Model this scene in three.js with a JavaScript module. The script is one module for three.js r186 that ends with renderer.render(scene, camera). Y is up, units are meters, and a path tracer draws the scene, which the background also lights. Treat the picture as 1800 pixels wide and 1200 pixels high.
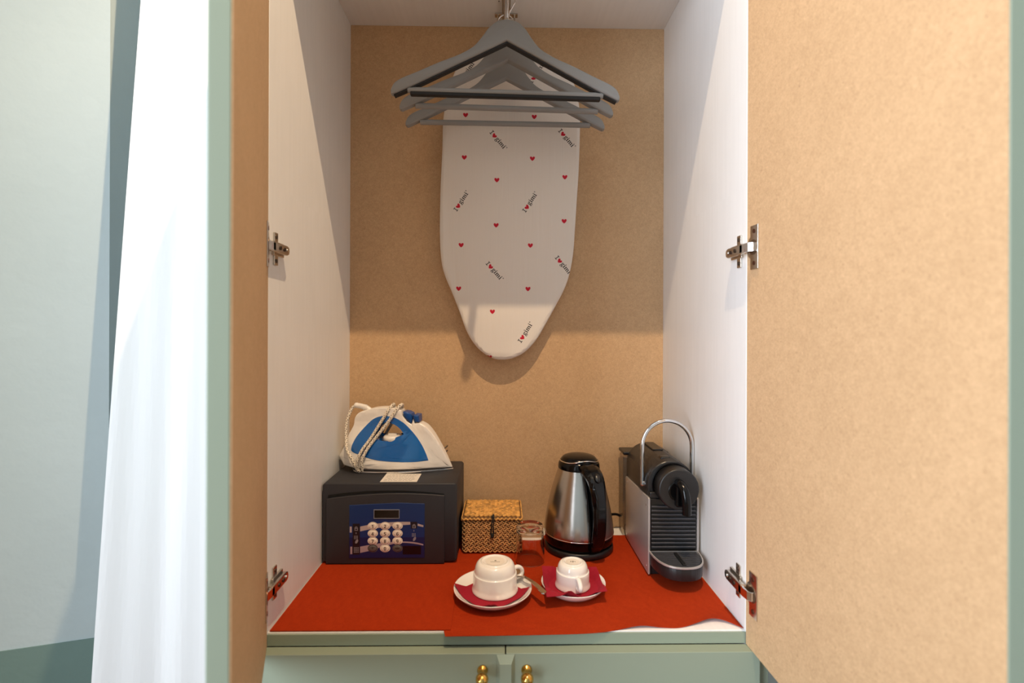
import * as THREE from 'three';
import { RoundedBoxGeometry } from 'three/addons/geometries/RoundedBoxGeometry.js';
import { mergeGeometries, mergeVertices, toCreasedNormals } from 'three/addons/utils/BufferGeometryUtils.js';
import { TessellateModifier } from 'three/addons/modifiers/TessellateModifier.js';
import { RectAreaLightUniformsLib } from 'three/addons/lights/RectAreaLightUniformsLib.js';

// ---------------------------------------------------------------- camera, sky, lights, exposure
const scene = new THREE.Scene();
const camera = new THREE.PerspectiveCamera(67.38, 1.5, 0.05, 60);
camera.position.set(0, 1.255, 0.857);
camera.rotation.order = 'YXZ';
camera.rotation.set(0, -0.95 * Math.PI / 180, 0.2 * Math.PI / 180);
camera.setViewOffset(1800, 1200, 0, 20, 1800, 1200);      // lens shifted a little downwards
camera.focus = 1.15;
camera.userData.fStop = 2.8;
const renderer = new THREE.WebGLRenderer({ antialias: true });
renderer.toneMapping = THREE.LinearToneMapping;
renderer.toneMappingExposure = 0.9;
renderer.shadowMap.enabled = true;
scene.background = new THREE.Color().setRGB(1.3, 1.45, 1.65);  // even overcast sky outside the window
RectAreaLightUniformsLib.init();
const daylight = new THREE.RectAreaLight(new THREE.Color().setRGB(0.88, 0.97, 1.1), 13.5, 1.36, 1.96);
daylight.name = 'window_daylight';
daylight.position.set(-1.37, 1.6, 1.75);
daylight.lookAt(0, 1.6, 1.75);
scene.add(daylight);
const LAMP = [0.14, 3.07, 0.607];

// ---------------------------------------------------------------- helpers
let seed = 7;
const rnd = () => { seed = (seed + 0x6d2b79f5) | 0; let t = Math.imul(seed ^ (seed >>> 15), 1 | seed); t = (t + Math.imul(t ^ (t >>> 7), 61 | t)) ^ t; return ((t ^ (t >>> 14)) >>> 0) / 4294967296; };
const used = {};
function numbered(n) { used[n] = (used[n] ?? -1) + 1; return used[n] ? n + '_' + String(used[n]).padStart(3, '0') : n; }
const S = (r, g, b) => new THREE.Color().setRGB(r / 255, g / 255, b / 255, THREE.SRGBColorSpace);
const std = (c, roughness = 0.6, o = {}) => new THREE.MeshStandardMaterial({ color: c, roughness, ...o });
const phy = (c, roughness = 0.6, o = {}) => new THREE.MeshPhysicalMaterial({ color: c, roughness, ...o });
function obj(name, geo, m, parent = scene, pos) {
  const o = new THREE.Mesh(Array.isArray(geo) ? join(geo) : geo, m);
  o.name = parent === scene ? numbered(name) : name;
  if (pos) o.position.set(...pos);
  o.castShadow = o.receiveShadow = true;
  parent.add(o);
  return o;
}
function join(list) {
  return mergeGeometries(list.map((g) => {
    const q = g.index ? g.toNonIndexed() : g.clone();
    for (const k of Object.keys(q.attributes)) if (!['position', 'normal', 'uv'].includes(k)) q.deleteAttribute(k);
    q.clearGroups();
    return q;
  }));
}
function thing(name, label, category, pos = [0, 0, 0], turn = 0, group) {
  const o = new THREE.Group(); o.name = numbered(name); o.position.set(...pos); o.rotation.y = turn;
  o.userData = { label, category }; if (group) o.userData.group = group;
  scene.add(o); return o;
}
function tag(o, label, category, group) { Object.assign(o.userData, { label, category }); if (group) o.userData.group = group; return o; }
function struct(name, geo, m, parent = scene) { const o = obj(name, geo, m, parent); if (parent === scene) o.userData.kind = 'structure'; return o; }
const T = (g, x = 0, y = 0, z = 0) => g.translate(x, y, z);
// texture coordinates in metres, each face mapped along its two long axes
function metric(g, s = 1) {
  g = g.index ? g.toNonIndexed() : g;
  const p = g.attributes.position, uv = new Float32Array(p.count * 2), a = new THREE.Vector3(), b = new THREE.Vector3(), c = new THREE.Vector3();
  for (let i = 0; i < p.count; i += 3) {
    a.fromBufferAttribute(p, i); b.fromBufferAttribute(p, i + 1); c.fromBufferAttribute(p, i + 2);
    const n = b.clone().sub(a).cross(c.clone().sub(a)), x = Math.abs(n.x), y = Math.abs(n.y), z = Math.abs(n.z);
    [a, b, c].forEach((v, k) => { const [u, w] = x >= y && x >= z ? [v.z, v.y] : y >= z ? [v.x, v.z] : [v.x, v.y]; uv[(i + k) * 2] = u * s; uv[(i + k) * 2 + 1] = w * s; });
  }
  g.setAttribute('uv', new THREE.BufferAttribute(uv, 2));
  return g;
}
// a box given by its limits, edges rounded by r
function box(x0, x1, y0, y1, z0, z1, r = 0.001, seg = 2) {
  const g = new RoundedBoxGeometry(x1 - x0, y1 - y0, z1 - z0, seg, Math.min(r, (x1 - x0) / 2.01, (y1 - y0) / 2.01, (z1 - z0) / 2.01));
  return metric(T(g, (x0 + x1) / 2, (y0 + y1) / 2, (z0 + z1) / 2));
}
const lathe = (pts, n = 64, curve = 0) => {
  let p = pts.map(([r, y]) => new THREE.Vector2(Math.max(r, 1e-5), y));
  if (curve) p = new THREE.SplineCurve(p).getPoints(curve);
  return new THREE.LatheGeometry(p, n);
};
const curve = (pts, closed = false, tension = 0.5) => new THREE.CatmullRomCurve3(pts.map((p) => new THREE.Vector3(...p)), closed, 'catmullrom', tension);
const tube = (pts, r, n = 48, closed = false, k = 10) => new THREE.TubeGeometry(curve(pts, closed), n, r, k, closed);
const shapeOf = (pts, smooth = 0) => { const s = new THREE.Shape(); const v = pts.map((p) => new THREE.Vector2(...p)); if (!smooth) { s.setFromPoints(v); return s; } s.setFromPoints(new THREE.SplineCurve([...v, v[0]]).getPoints(smooth)); return s; };
const extrude = (shape, depth, bevel = 0.001, seg = 3) => new THREE.ExtrudeGeometry(shape, { depth: depth - 2 * bevel, bevelEnabled: bevel > 0, bevelSize: bevel, bevelThickness: bevel, bevelOffset: -bevel, bevelSegments: seg, curveSegments: 24 }).translate(0, 0, bevel);
const roundRect = (x0, x1, y0, y1, r) => { const q = new THREE.Shape(); q.absarc(x1 - r, y1 - r, r, 0, Math.PI / 2); q.absarc(x0 + r, y1 - r, r, Math.PI / 2, Math.PI); q.absarc(x0 + r, y0 + r, r, Math.PI, Math.PI * 1.5); q.absarc(x1 - r, y0 + r, r, Math.PI * 1.5, Math.PI * 2); return q; };
const cyl = (r0, r1, h, n = 32) => new THREE.CylinderGeometry(r0, r1, h, n);
const smooth = (g, angle = 0.6) => toCreasedNormals(g, angle);
// a sheet of cloth or card with thickness: at(u, v) gives its upper side
function sheet(nu, nv, at, thick) {
  const pos = [], uv = [], idx = [], row = nu + 1, n = row * (nv + 1);
  const e = 1e-3, P = (u, v) => new THREE.Vector3(...at(u, v));
  const base = [], nor = [];
  for (let j = 0; j <= nv; j++) for (let i = 0; i <= nu; i++) {
    const u = i / nu, v = j / nv, p = P(u, v);
    const du = P(Math.min(1, u + e), v).sub(P(Math.max(0, u - e), v)), dv = P(u, Math.min(1, v + e)).sub(P(u, Math.max(0, v - e)));
    base.push(p); nor.push(du.cross(dv).normalize()); uv.push(u, v);
  }
  base.forEach((p) => pos.push(p.x, p.y, p.z));
  base.forEach((p, k) => { const q = p.clone().addScaledVector(nor[k], -thick); pos.push(q.x, q.y, q.z); });
  uv.push(...uv);
  const quad = (a, b, c, d) => idx.push(a, b, c, a, c, d);
  for (let j = 0; j < nv; j++) for (let i = 0; i < nu; i++) {
    const a = j * row + i, b = a + 1, d = a + row, c = d + 1;
    quad(a, b, c, d); quad(n + a, n + d, n + c, n + b);
  }
  for (let i = 0; i < nu; i++) { quad(i, n + i, n + i + 1, i + 1); const a = nv * row + i; quad(a + 1, n + a + 1, n + a, a); }
  for (let j = 0; j < nv; j++) { const a = j * row; quad(a + row, n + a + row, n + a, a); const b = j * row + nu; quad(b, n + b, n + b + row, b + row); }
  const g = new THREE.BufferGeometry();
  g.setAttribute('position', new THREE.Float32BufferAttribute(pos, 3));
  g.setAttribute('uv', new THREE.Float32BufferAttribute(uv, 2));
  g.setIndex(idx);
  return smooth(g, 0.9);
}

// ---------------------------------------------------------------- textures
const lattice = Array.from({ length: 65536 }, () => rnd());
function noise(x, y, period) {                              // tileable value noise
  const ix = Math.floor(x), iy = Math.floor(y), fx = x - ix, fy = y - iy, w = (t) => t * t * (3 - 2 * t);
  const at = (a, b) => lattice[((((a % period) + period) % period) * 251 + (((b % period) + period) % period) * 1013 + period * 77) & 65535];
  const sx = w(fx), sy = w(fy);
  return (at(ix, iy) * (1 - sx) + at(ix + 1, iy) * sx) * (1 - sy) + (at(ix, iy + 1) * (1 - sx) + at(ix + 1, iy + 1) * sx) * sy;
}
function texture(size, fn, color = true, repeat = 1) {
  const d = new Uint8Array(size * size * 4);
  for (let y = 0; y < size; y++) for (let x = 0; x < size; x++) {
    const c = fn(x / size, y / size, x, y), o = (y * size + x) * 4;
    d[o] = Math.max(0, Math.min(255, c[0])); d[o + 1] = Math.max(0, Math.min(255, c[1])); d[o + 2] = Math.max(0, Math.min(255, c[2])); d[o + 3] = 255;
  }
  const t = new THREE.DataTexture(d, size, size);
  t.wrapS = t.wrapT = THREE.RepeatWrapping; t.magFilter = THREE.LinearFilter; t.minFilter = THREE.LinearMipmapLinearFilter; t.generateMipmaps = true;
  if (color) t.colorSpace = THREE.SRGBColorSpace;
  t.repeat.set(repeat, repeat); t.needsUpdate = true;
  return t;
}
function canvasTexture(w, h, draw) {
  const c = document.createElement('canvas'); c.width = w; c.height = h;
  draw(c.getContext('2d'), w, h);
  const t = new THREE.CanvasTexture(c); t.colorSpace = THREE.SRGBColorSpace; t.magFilter = THREE.LinearFilter; return t;
}
const fbm = (u, v, p, n = 3) => { let s = 0, a = 0.5; for (let i = 0; i < n; i++) { s += a * noise(u * p, v * p, p); p *= 2; a *= 0.5; } return s / (1 - Math.pow(0.5, n)); };
// fibreboard: fine pressed fibres with paler and darker flecks
const specks = new Float32Array(512 * 512);
for (let k = 0; k < 9000; k++) { let x = rnd() * 512, y = rnd() * 512; const a = rnd() * 6.28, n = 1 + rnd() * 4, w = (rnd() - 0.52) * 30; for (let i = 0; i < n; i++) { specks[((y | 0) & 511) * 512 + ((x | 0) & 511)] += w; x += Math.cos(a); y += Math.sin(a); } }
for (let k = 0; k < 60; k++) { const x = rnd() * 512, y = rnd() * 512; for (let i = 0; i < 3; i++) specks[(((y + rnd() * 2) | 0) & 511) * 512 + (((x + rnd() * 2) | 0) & 511)] -= 38; }
const fibreTex = texture(512, (u, v, x, y) => { const s = (fbm(u, v, 6, 3) - 0.5) * 8 + (fbm(u, v, 64, 2) - 0.5) * 11 + (noise(u * 256, v * 256, 256) - 0.5) * 14 + specks[y * 512 + x]; return [197 + s, 162 + s * 0.95, 122 + s * 0.85]; }, true, 2.5);
const meltTex = texture(256, (u, v) => { const s = (fbm(u, v, 8, 3) - 0.5) * 5 + (noise(u * 90, v * 5, 90) - 0.5) * 4; return [232 + s, 231 + s, 228 + s]; }, true, 2);
const plasterTex = texture(512, (u, v) => { const s = (fbm(u, v, 5, 4) - 0.5) * 9; return [192 + s, 205 + s, 206 + s]; }, true, 0.8);
const plasterBump = texture(256, (u, v) => { const s = fbm(u, v, 24, 3) * 255; return [s, s, s]; }, false, 3);
const feltTex = texture(512, (u, v, x, y) => { const s = (fbm(u, v, 12, 3) - 0.5) * 14 + (noise(u * 200, v * 200, 200) - 0.5) * 20, f = specks[((y * 3) & 511) * 512 + ((x * 3) & 511)] > 9 ? 30 : 0; return [158 + s + f, 47 + s * 0.5 + f, 10 + s * 0.3 + f * 0.7]; }, true, 4);
const woodTex = texture(256, (u, v) => { const s = (noise(u * 6 + fbm(u, v, 4, 2) * 2, v * 40, 40) - 0.5) * 40; return [128 + s, 92 + s * 0.8, 62 + s * 0.6]; }, true, 1);
const linenBump = texture(256, (u, v, x, y) => { const s = 120 + 60 * Math.sin(x * 1.57) * Math.cos(y * 1.57) + noise(u * 64, v * 64, 64) * 50; return [s, s, s]; }, false, 8);

const M = {
  fibre: std(0xffffff, 0.72, { map: fibreTex }),
  white: std(0xffffff, 0.42, { map: meltTex }),
  green: std(S(140, 152, 134), 0.5),
  wall: std(0xffffff, 0.9, { map: plasterTex, bumpMap: plasterBump, bumpScale: 0.0006 }),
  dado: std(S(116, 141, 134), 0.75, { bumpMap: plasterBump, bumpScale: 0.0006 }),
  ceiling: std(S(205, 203, 197), 0.9),
  farWall: std(S(160, 166, 164), 0.9, { bumpMap: plasterBump, bumpScale: 0.0006 }),
  floor: std(0xffffff, 0.5, { map: woodTex }),
  felt: phy(0xffffff, 0.95, { map: feltTex, specularIntensity: 0.25 }),
  nickel: std(S(205, 196, 184), 0.24, { metalness: 1 }),
  chrome: std(S(225, 225, 226), 0.08, { metalness: 1 }),
  brass: std(S(222, 176, 92), 0.12, { metalness: 1 }),
  steel: phy(S(188, 182, 174), 0.24, { metalness: 1 }),
  black: phy(S(15, 15, 16), 0.3),
  gloss: phy(S(8, 8, 9), 0.16, { specularIntensity: 0.55 }),
  satin: std(S(28, 27, 27), 0.38),
  rib: std(S(58, 58, 61), 0.2),
  safe: std(S(38, 38, 43), 0.55),
  safeDoor: std(S(41, 40, 44), 0.5),
  grey: std(S(138, 140, 140), 0.5),
  china: phy(S(246, 242, 236), 0.16, { clearcoat: 0.6, clearcoatRoughness: 0.06 }),
  napkin: std(S(156, 8, 40), 0.95),
  glass: phy(0xffffff, 0.01, { transmission: 1, thickness: 0.004, ior: 1.42 }),
  pane: phy(0xffffff, 0.0, { transmission: 1, thickness: 0, ior: 1.5 }),
  silver: std(S(196, 191, 187), 0.45, { metalness: 0.7 }),
  ironWhite: phy(S(232, 226, 218), 0.3, { clearcoat: 0.3 }),
  ironBlue: phy(S(0, 90, 164), 0.14, { clearcoat: 0.6, clearcoatRoughness: 0.1 }),
  buttonBlue: phy(S(0, 70, 140), 0.25),
  curtain: phy(S(252, 252, 251), 0.95, { transmission: 0.15, thickness: 0 }),
};

// ---------------------------------------------------------------- the room
const flatPlan = (pts, y0, y1) => { const g = new THREE.ExtrudeGeometry(shapeOf(pts.map(([x, z]) => [x, -z])), { depth: y1 - y0, bevelEnabled: false }); return metric(g.rotateX(-Math.PI / 2).translate(0, y0, 0)); };
struct('floor', box(-1.6, 2.1, -0.12, 0, -0.7, 3.3, 0.001), M.floor);
struct('ceiling', box(-1.6, 2.1, 3.1, 3.22, -0.7, 3.3, 0.001), M.ceiling);
struct('wall_back', box(-1.6, 2.1, 0, 3.1, -0.6, -0.476, 0.001), M.wall);
struct('wall_right', box(2.0, 2.12, 0, 3.1, -0.476, 3.2, 0.001), M.farWall);
struct('wall_front', box(-1.6, 2.1, 0, 3.1, 3.2, 3.32, 0.001), M.farWall);
struct('wall_left', join([
  flatPlan([[-0.897, -0.476], [-0.897, -0.323], [-1.35, -0.193], [-1.52, -0.193], [-1.52, -0.476]], 0, 3.1),
  box(-1.52, -1.35, 0, 3.1, -0.193, 1.050, 0.001), box(-1.52, -1.35, 0, 3.1, 2.450, 3.2, 0.001),
  box(-1.52, -1.35, 2.6, 3.1, 1.050, 2.450, 0.001), box(-1.52, -1.35, 0, 0.6, 1.050, 2.450, 0.001),
]), M.wall);
struct('trim_1', flatPlan([[-0.894, -0.476], [-0.894, -0.321], [-1.32, -0.1985], [-1.32, -0.2025], [-0.897, -0.3235], [-0.897, -0.476]], 0, 0.557), M.dado);
// the window in the left wall, behind the camera's left shoulder
{
  const paint = std(S(236, 236, 232), 0.4);
  const w = struct('window_1', [
    box(-1.46, -1.4, 0.6, 2.6, 1.050, 1.110, 0.004), box(-1.46, -1.4, 0.6, 2.6, 2.390, 2.450, 0.004), box(-1.46, -1.4, 0.6, 0.66, 1.110, 2.390, 0.004),
    box(-1.46, -1.4, 2.54, 2.6, 1.110, 2.390, 0.004), box(-1.46, -1.4, 0.66, 2.54, 1.715, 1.785, 0.004),
  ], paint);
  for (const [z0, z1] of [[1.110, 1.715], [1.785, 2.390]]) {
    obj('pane', box(-1.432, -1.428, 0.66, 2.54, z0, z1, 0.0005), M.pane, w);
    for (const y of [1.3, 1.92]) obj('glazing_bar', box(-1.445, -1.415, y - 0.012, y + 0.012, z0, z1, 0.003), paint, w);
  }
}
// the lamp in the room's ceiling, above the camera
{
  const t = thing('ceiling_spotlight', 'small round white spotlight set in the ceiling above the wardrobe', 'lamp', [LAMP[0], 3.1, LAMP[2]]);
  obj('lamp_ring', lathe([[0.034, 0], [0.05, 0], [0.05, -0.006], [0.044, -0.012], [0.036, -0.012], [0.034, 0]], 48), std(S(235, 235, 232), 0.4), t);
  obj('lamp_disc', lathe([[0, -0.006], [0.03, -0.006], [0.034, -0.003], [0.034, 0], [0, 0]], 32), std(S(255, 230, 190), 0.5, { emissive: new THREE.Color(1, 0.75, 0.45), emissiveIntensity: 6 }), t);
  const l = new THREE.SpotLight(new THREE.Color().setRGB(1, 0.73, 0.46), 12.5, 0, 1.0, 0.3, 2);
  l.name = 'ceiling_lamp'; l.position.set(LAMP[0], 3.085, LAMP[2]); l.target.position.set(0.05, 0, -0.2); l.castShadow = true; l.shadow.radius = 0.4;
  scene.add(l, l.target);
}

// ---------------------------------------------------------------- the wardrobe
const L = -0.391, R = 0.41, B = -0.452, SH = 0.75, TOP = 2.029;
const wardrobe = thing('wardrobe', 'built-in wardrobe with open fibreboard doors, white sides and sage green lower doors', 'wardrobe');
obj('side_panel', box(L - 0.03, L, 0.06, TOP + 0.03, B - 0.02, -0.001), M.white, wardrobe);
obj('side_panel', box(R, R + 0.03, 0.06, TOP + 0.03, B - 0.02, -0.001), M.white, wardrobe);
obj('back_panel', box(L, R, 0.06, TOP, B - 0.012, B, 0.0005), M.fibre, wardrobe);
obj('top_panel', box(L, R, TOP, TOP + 0.03, B - 0.012, -0.001, 0.0008), M.white, wardrobe);
obj('shelf_board', box(L, R, SH - 0.021, SH, B, -0.002, 0.0006), M.white, wardrobe);
obj('shelf_edging', box(L, R, SH - 0.0212, SH - 0.0022, -0.002, 0.0004, 0.0005), M.green, wardrobe);
obj('bottom_panel', box(L, R, 0.06, 0.08, B, -0.002), M.white, wardrobe);
obj('plinth', box(L - 0.036, R + 0.038, 0, 0.06, B, -0.03), M.green, wardrobe);
for (const [a, b] of [[L - 0.038, L - 0.0], [R + 0.0, R + 0.038]]) obj('face_frame', box(a, b, 0.06, SH - 0.02, -0.001, 0.0015, 0.0005), M.green, wardrobe);
for (const [a, b] of [[L - 0.038, L - 0.001], [R + 0.001, R + 0.038]]) obj('face_frame', box(a, b, SH - 0.02, TOP + 0.03, -0.001, 0.0005, 0.0003), M.green, wardrobe);
obj('cornice', box(L - 0.038, R + 0.038, TOP + 0.03, TOP + 0.09, B, 0.002, 0.002), M.green, wardrobe);
// lower doors, each with a brass knob; the left one carries the cover strip over the gap
const knobGeo = lathe([[0, 0], [0.0085, 0], [0.0088, 0.002], [0.0068, 0.004], [0.0046, 0.007], [0.0044, 0.011], [0.006, 0.0135], [0.0088, 0.017], [0.0102, 0.0215], [0.0098, 0.026], [0.0075, 0.0305], [0.004, 0.033], [0, 0.0338]], 48).rotateX(Math.PI / 2);
for (const s of [-1, 1]) {
  const d = obj('lower_door', s < 0 ? box(L - 0.016, 0.0042, 0.065, 0.7281, 0.001, 0.0225, 0.0008) : box(0.0062, R + 0.0135, 0.065, 0.7281, 0.001, 0.0225, 0.0008), M.green, wardrobe);
  obj('knob', knobGeo, M.brass, d, [s < 0 ? -0.0322 : 0.0395, 0.7015, 0.0223]);
  if (s < 0) {
    const w = 0.0148, g = extrude(shapeOf([[-w, 0.065], [w, 0.065], [w, 0.7272], [-w, 0.7272]]), 0.0085, 0.0008);
    const p = g.attributes.position;
    for (let i = 0; i < p.count; i++) if (p.getZ(i) > 0.005) { p.setX(i, p.getX(i) * 0.66); if (p.getY(i) > 0.4) p.setY(i, p.getY(i) - 0.011); }
    obj('cover_strip', smooth(g, 0.2), M.green, d, [0.0052, 0, 0.0224]);
  }
}
// upper doors, standing open: painted outside and on the edges, bare fibreboard inside
function upperDoor(side, width, angle, hx) {
  const a = angle * Math.PI / 180, y0 = 0.7285, y1 = TOP + 0.025;
  const g = side < 0 ? box(-0.0205, -0.0012, y0, y1, 0, width, 0.0015) : box(0.0012, 0.0225, y0, y1, 0, width, 0.0015);
  const d = obj('upper_door', g, M.green, wardrobe, [hx, 0, 0.0014]);
  d.rotation.y = a;
  obj('inner_face', side < 0 ? box(-0.0016, 0, y0 + 0.0004, y1 - 0.0004, 0.0004, width - 0.0006, 0.0004) : box(0, 0.0016, y0 + 0.0004, y1 - 0.0004, 0.0004, width - 0.0006, 0.0004), M.fibre, d);
  return d;
}
upperDoor(-1, 0.4175, 20.55, L + 0.0005);
upperDoor(1, 0.4325, 1.9, R - 0.0004);
// concealed hinges: cup plate on the door, cross plate and arm on the side panel
function hinge(side, y, doorAngle) {
  const h = new THREE.Group(); h.name = 'hinge'; wardrobe.add(h);
  h.position.set(side < 0 ? L : R, y, 0);
  h.scale.x = -side;                                        // x runs into the wardrobe
  const plate = [box(0, 0.003, -0.028, 0.028, -0.031, -0.0165, 0.0012), box(0, 0.005, -0.012, 0.012, -0.05, -0.01, 0.0012)];
  obj('mounting_plate', plate, M.nickel, h);
  const arm = extrude(shapeOf([[0.012, -0.0062], [0.008, -0.0085], [-0.045, -0.0085], [-0.0515, -0.006], [-0.0535, 0], [-0.0515, 0.006], [-0.045, 0.0085], [0.008, 0.0085], [0.012, 0.0062]]), 0.009, 0.0018).rotateY(-Math.PI / 2).translate(0.0135, 0, 0);
  obj('hinge_arm', smooth(arm, 0.5), M.nickel, h);
  for (const [z, dark] of [[-0.0435, 0], [-0.0315, 1], [-0.015, 1]]) {
    obj('screw', T(cyl(0.0034, 0.0034, 0.0016, 20).rotateZ(Math.PI / 2), 0.0142, 0, z), dark ? std(S(70, 58, 50), 0.4, { metalness: 0.8 }) : M.chrome, h);
  }
  for (const yy of [-0.0205, 0.0205]) obj('screw', T(cyl(0.0034, 0.0034, 0.0014, 20).rotateZ(Math.PI / 2), 0.0034, yy, -0.0238), std(S(90, 78, 68), 0.4, { metalness: 0.8 }), h);
  const cup = new THREE.Group(); cup.name = 'hinge_cup'; h.add(cup);
  cup.position.set(0.0005, 0, 0.0012);
  cup.rotation.y = -side * doorAngle * Math.PI / 180;
  const outline = shapeOf([[0.0145, -0.036], [0.0385, -0.036], [0.0385, 0.036], [0.0145, 0.036], [0.0145, 0.018], [0.009, 0.014], [0.0055, 0.007], [0.0055, -0.007], [0.009, -0.014], [0.0145, -0.018]]);
  obj('cup_plate', [smooth(extrude(outline, 0.0022, 0.0007).rotateY(-Math.PI / 2).translate(0.0022, 0, 0), 0.5)].map((g) => g)[0], M.nickel, cup);
  for (const yy of [-0.0262, 0.0262]) obj('screw', T(cyl(0.0036, 0.0036, 0.0012, 20).rotateZ(Math.PI / 2), 0.0024, yy, 0.0265), std(S(98, 62, 46), 0.4, { metalness: 0.8 }), cup);
  obj('cup_well', T(cyl(0.0125, 0.0125, 0.0012, 32).rotateZ(Math.PI / 2), 0.0022, 0, 0.024), std(S(120, 100, 80), 0.3, { metalness: 0.9 }), cup);
  const link = extrude(shapeOf([[-0.002, 0.003], [-0.002, 0.0135], [0.012, 0.0135], [0.024, 0.0115], [0.029, 0.006], [0.029, 0.001], [0.0255, 0.001], [0.0255, 0.005], [0.02, 0.008], [0.01, 0.0095]]), 0.015, 0.0012);
  // profile runs along z (first number) and out of the panel (second)
  link.applyMatrix4(new THREE.Matrix4().makeBasis(new THREE.Vector3(0, 0, 1), new THREE.Vector3(1, 0, 0), new THREE.Vector3(0, 1, 0))).translate(0, -0.0075, 0.004);
  const ix = link.index; if (ix) { for (let i = 0; i < ix.count; i += 3) { const t = ix.getX(i); ix.setX(i, ix.getX(i + 1)); ix.setX(i + 1, t); } } else { const p = link.attributes.position, v = new THREE.Vector3(), w = new THREE.Vector3(); for (let i = 0; i < p.count; i += 3) { v.fromBufferAttribute(p, i); w.fromBufferAttribute(p, i + 1); p.setXYZ(i, w.x, w.y, w.z); p.setXYZ(i + 1, v.x, v.y, v.z); } }
  link.computeVertexNormals();
  obj('hinge_link', smooth(link, 0.5), M.chrome, h);
  return h;
}
for (const y of [1.392, 0.823]) { hinge(-1, y, 20.55); hinge(1, y, 1.9); }
// the pull-out rail under the top panel
{
  const t = thing('clothes_rail', 'chrome pull-out clothes rail under the wardrobe top holding the grey hangers', 'rail');
  obj('rail_tube', T(cyl(0.006, 0.006, 0.41, 24).rotateX(Math.PI / 2), 0.004, 1.963, -0.215), M.chrome, t);
  obj('end_knob', T(new THREE.SphereGeometry(0.0085, 24, 16), 0.004, 1.963, -0.008), M.chrome, t);
  for (const z of [-0.12, -0.4]) obj('bracket', [tube([[-0.016, TOP - 0.0012, z], [-0.016, 1.985, z], [-0.012, 1.961, z], [0.004, 1.953, z], [0.02, 1.961, z], [0.024, 1.985, z], [0.024, TOP - 0.0012, z]], 0.0026, 60), box(-0.024, 0.032, TOP - 0.0035, TOP - 0.0006, z - 0.008, z + 0.008, 0.001)], M.nickel, t);
  obj('rail_track', box(-0.006, 0.014, TOP - 0.014, TOP - 0.0006, -0.42, -0.03, 0.002), M.nickel, t);
  obj('front_stop', box(-0.012, 0.02, TOP - 0.042, TOP - 0.0006, -0.03, -0.024, 0.002), M.nickel, t);
  for (const z of [-0.06, -0.27]) obj('track_post', box(0.0015, 0.0065, 1.965, TOP - 0.01, z - 0.004, z + 0.004, 0.001), M.nickel, t);
}

// ---------------------------------------------------------------- hangers
function makeHanger(name) {
  const t = thing(name, '', 'clothes hanger', [0, 0, 0], 0, 'grey hangers on the wardrobe rail');
  const half = [[-0.02, -0.0054], [-0.036, -0.0187], [-0.0495, -0.0375], [-0.0656, -0.056], [-0.092, -0.072], [-0.13, -0.088], [-0.173, -0.108], [-0.205, -0.1225], [-0.2185, -0.133], [-0.2245, -0.146]];
  const top = new THREE.SplineCurve([[0, 0], ...half].map((p) => new THREE.Vector2(...p))).getPoints(60).map((p) => [p.x, p.y]);
  const low = [[-0.224, -0.152], [-0.2195, -0.1535], [-0.178, -0.134], [0, -0.043]];
  const left = [...top, ...low], right = left.slice(1, -1).reverse().map(([x, y]) => [-x, y]);
  const body = extrude(shapeOf([...left, ...right]), 0.017, 0.0035, 4).translate(0, 0, -0.0085);
  obj('hanger_body', smooth(body, 0.6), M.grey, t);
  obj('trouser_bar', T(cyl(0.0058, 0.0058, 0.384, 20).rotateZ(Math.PI / 2), 0, -0.142, 0), M.grey, t);
  obj('collar', T(lathe([[0, 0], [0.0075, 0], [0.0075, 0.003], [0.0045, 0.006], [0.002, 0.007], [0, 0.007]], 32), 0, -0.0025, 0), M.nickel, t);
  const pts = [[0, -0.004, 0], [0.0005, 0.03, 0], [0.0005, 0.055, 0]];
  for (let k = 0; k <= 12; k++) { const a = -0.75 + k / 12 * 4.1; pts.push([0.0175 * Math.cos(a) - 0.0035, 0.087 + 0.0175 * Math.sin(a), 0]); }
  obj('hook', tube(pts, 0.0015, 90), M.chrome, t);
  return t;
}
{
  const top = 1.887, at = [
    [0.0055, -0.19, -1.1, 0, 'front grey hanger, largest in view, overlapping the two others on the rail'],
    [0.008, -0.264, -0.6, 1.5, 'middle grey hanger, hanging between the front and the rear hanger'],
    [0.0045, -0.346, -1.0, -1.2, 'rear grey hanger, the lowest in view, nearest the ironing board'],
  ];
  const h0 = makeHanger('clothes_hanger');
  at.forEach(([x, z, tilt, turn, label], i) => {
    const h = i ? h0.clone() : h0;
    if (i) { h.name = numbered('clothes_hanger'); scene.add(h); h.userData = { ...h0.userData }; }
    h.userData.label = label; h.scale.setScalar(1.038);
    h.position.set(x, top, z); h.rotation.set(0, turn * Math.PI / 180, tilt * Math.PI / 180);
  });
  // the front hanger has black non-slip strips under its arms and bar
  const strip = shapeOf([[-0.2185, -0.1535], [-0.178, -0.134], [0, -0.043], [0.178, -0.134], [0.2185, -0.1535], [0.2175, -0.156], [0.177, -0.1372], [0, -0.0463], [-0.177, -0.1372], [-0.2175, -0.156]]);
  const black = std(S(14, 13, 13), 0.6);
  obj('grip_strip', extrude(strip, 0.013, 0.0006, 1).translate(0, 0, -0.008), black, h0);
  obj('grip_strip', box(-0.187, 0.187, -0.1535, -0.1455, -0.0052, 0.0052, 0.0025), black, h0);
}

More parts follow.
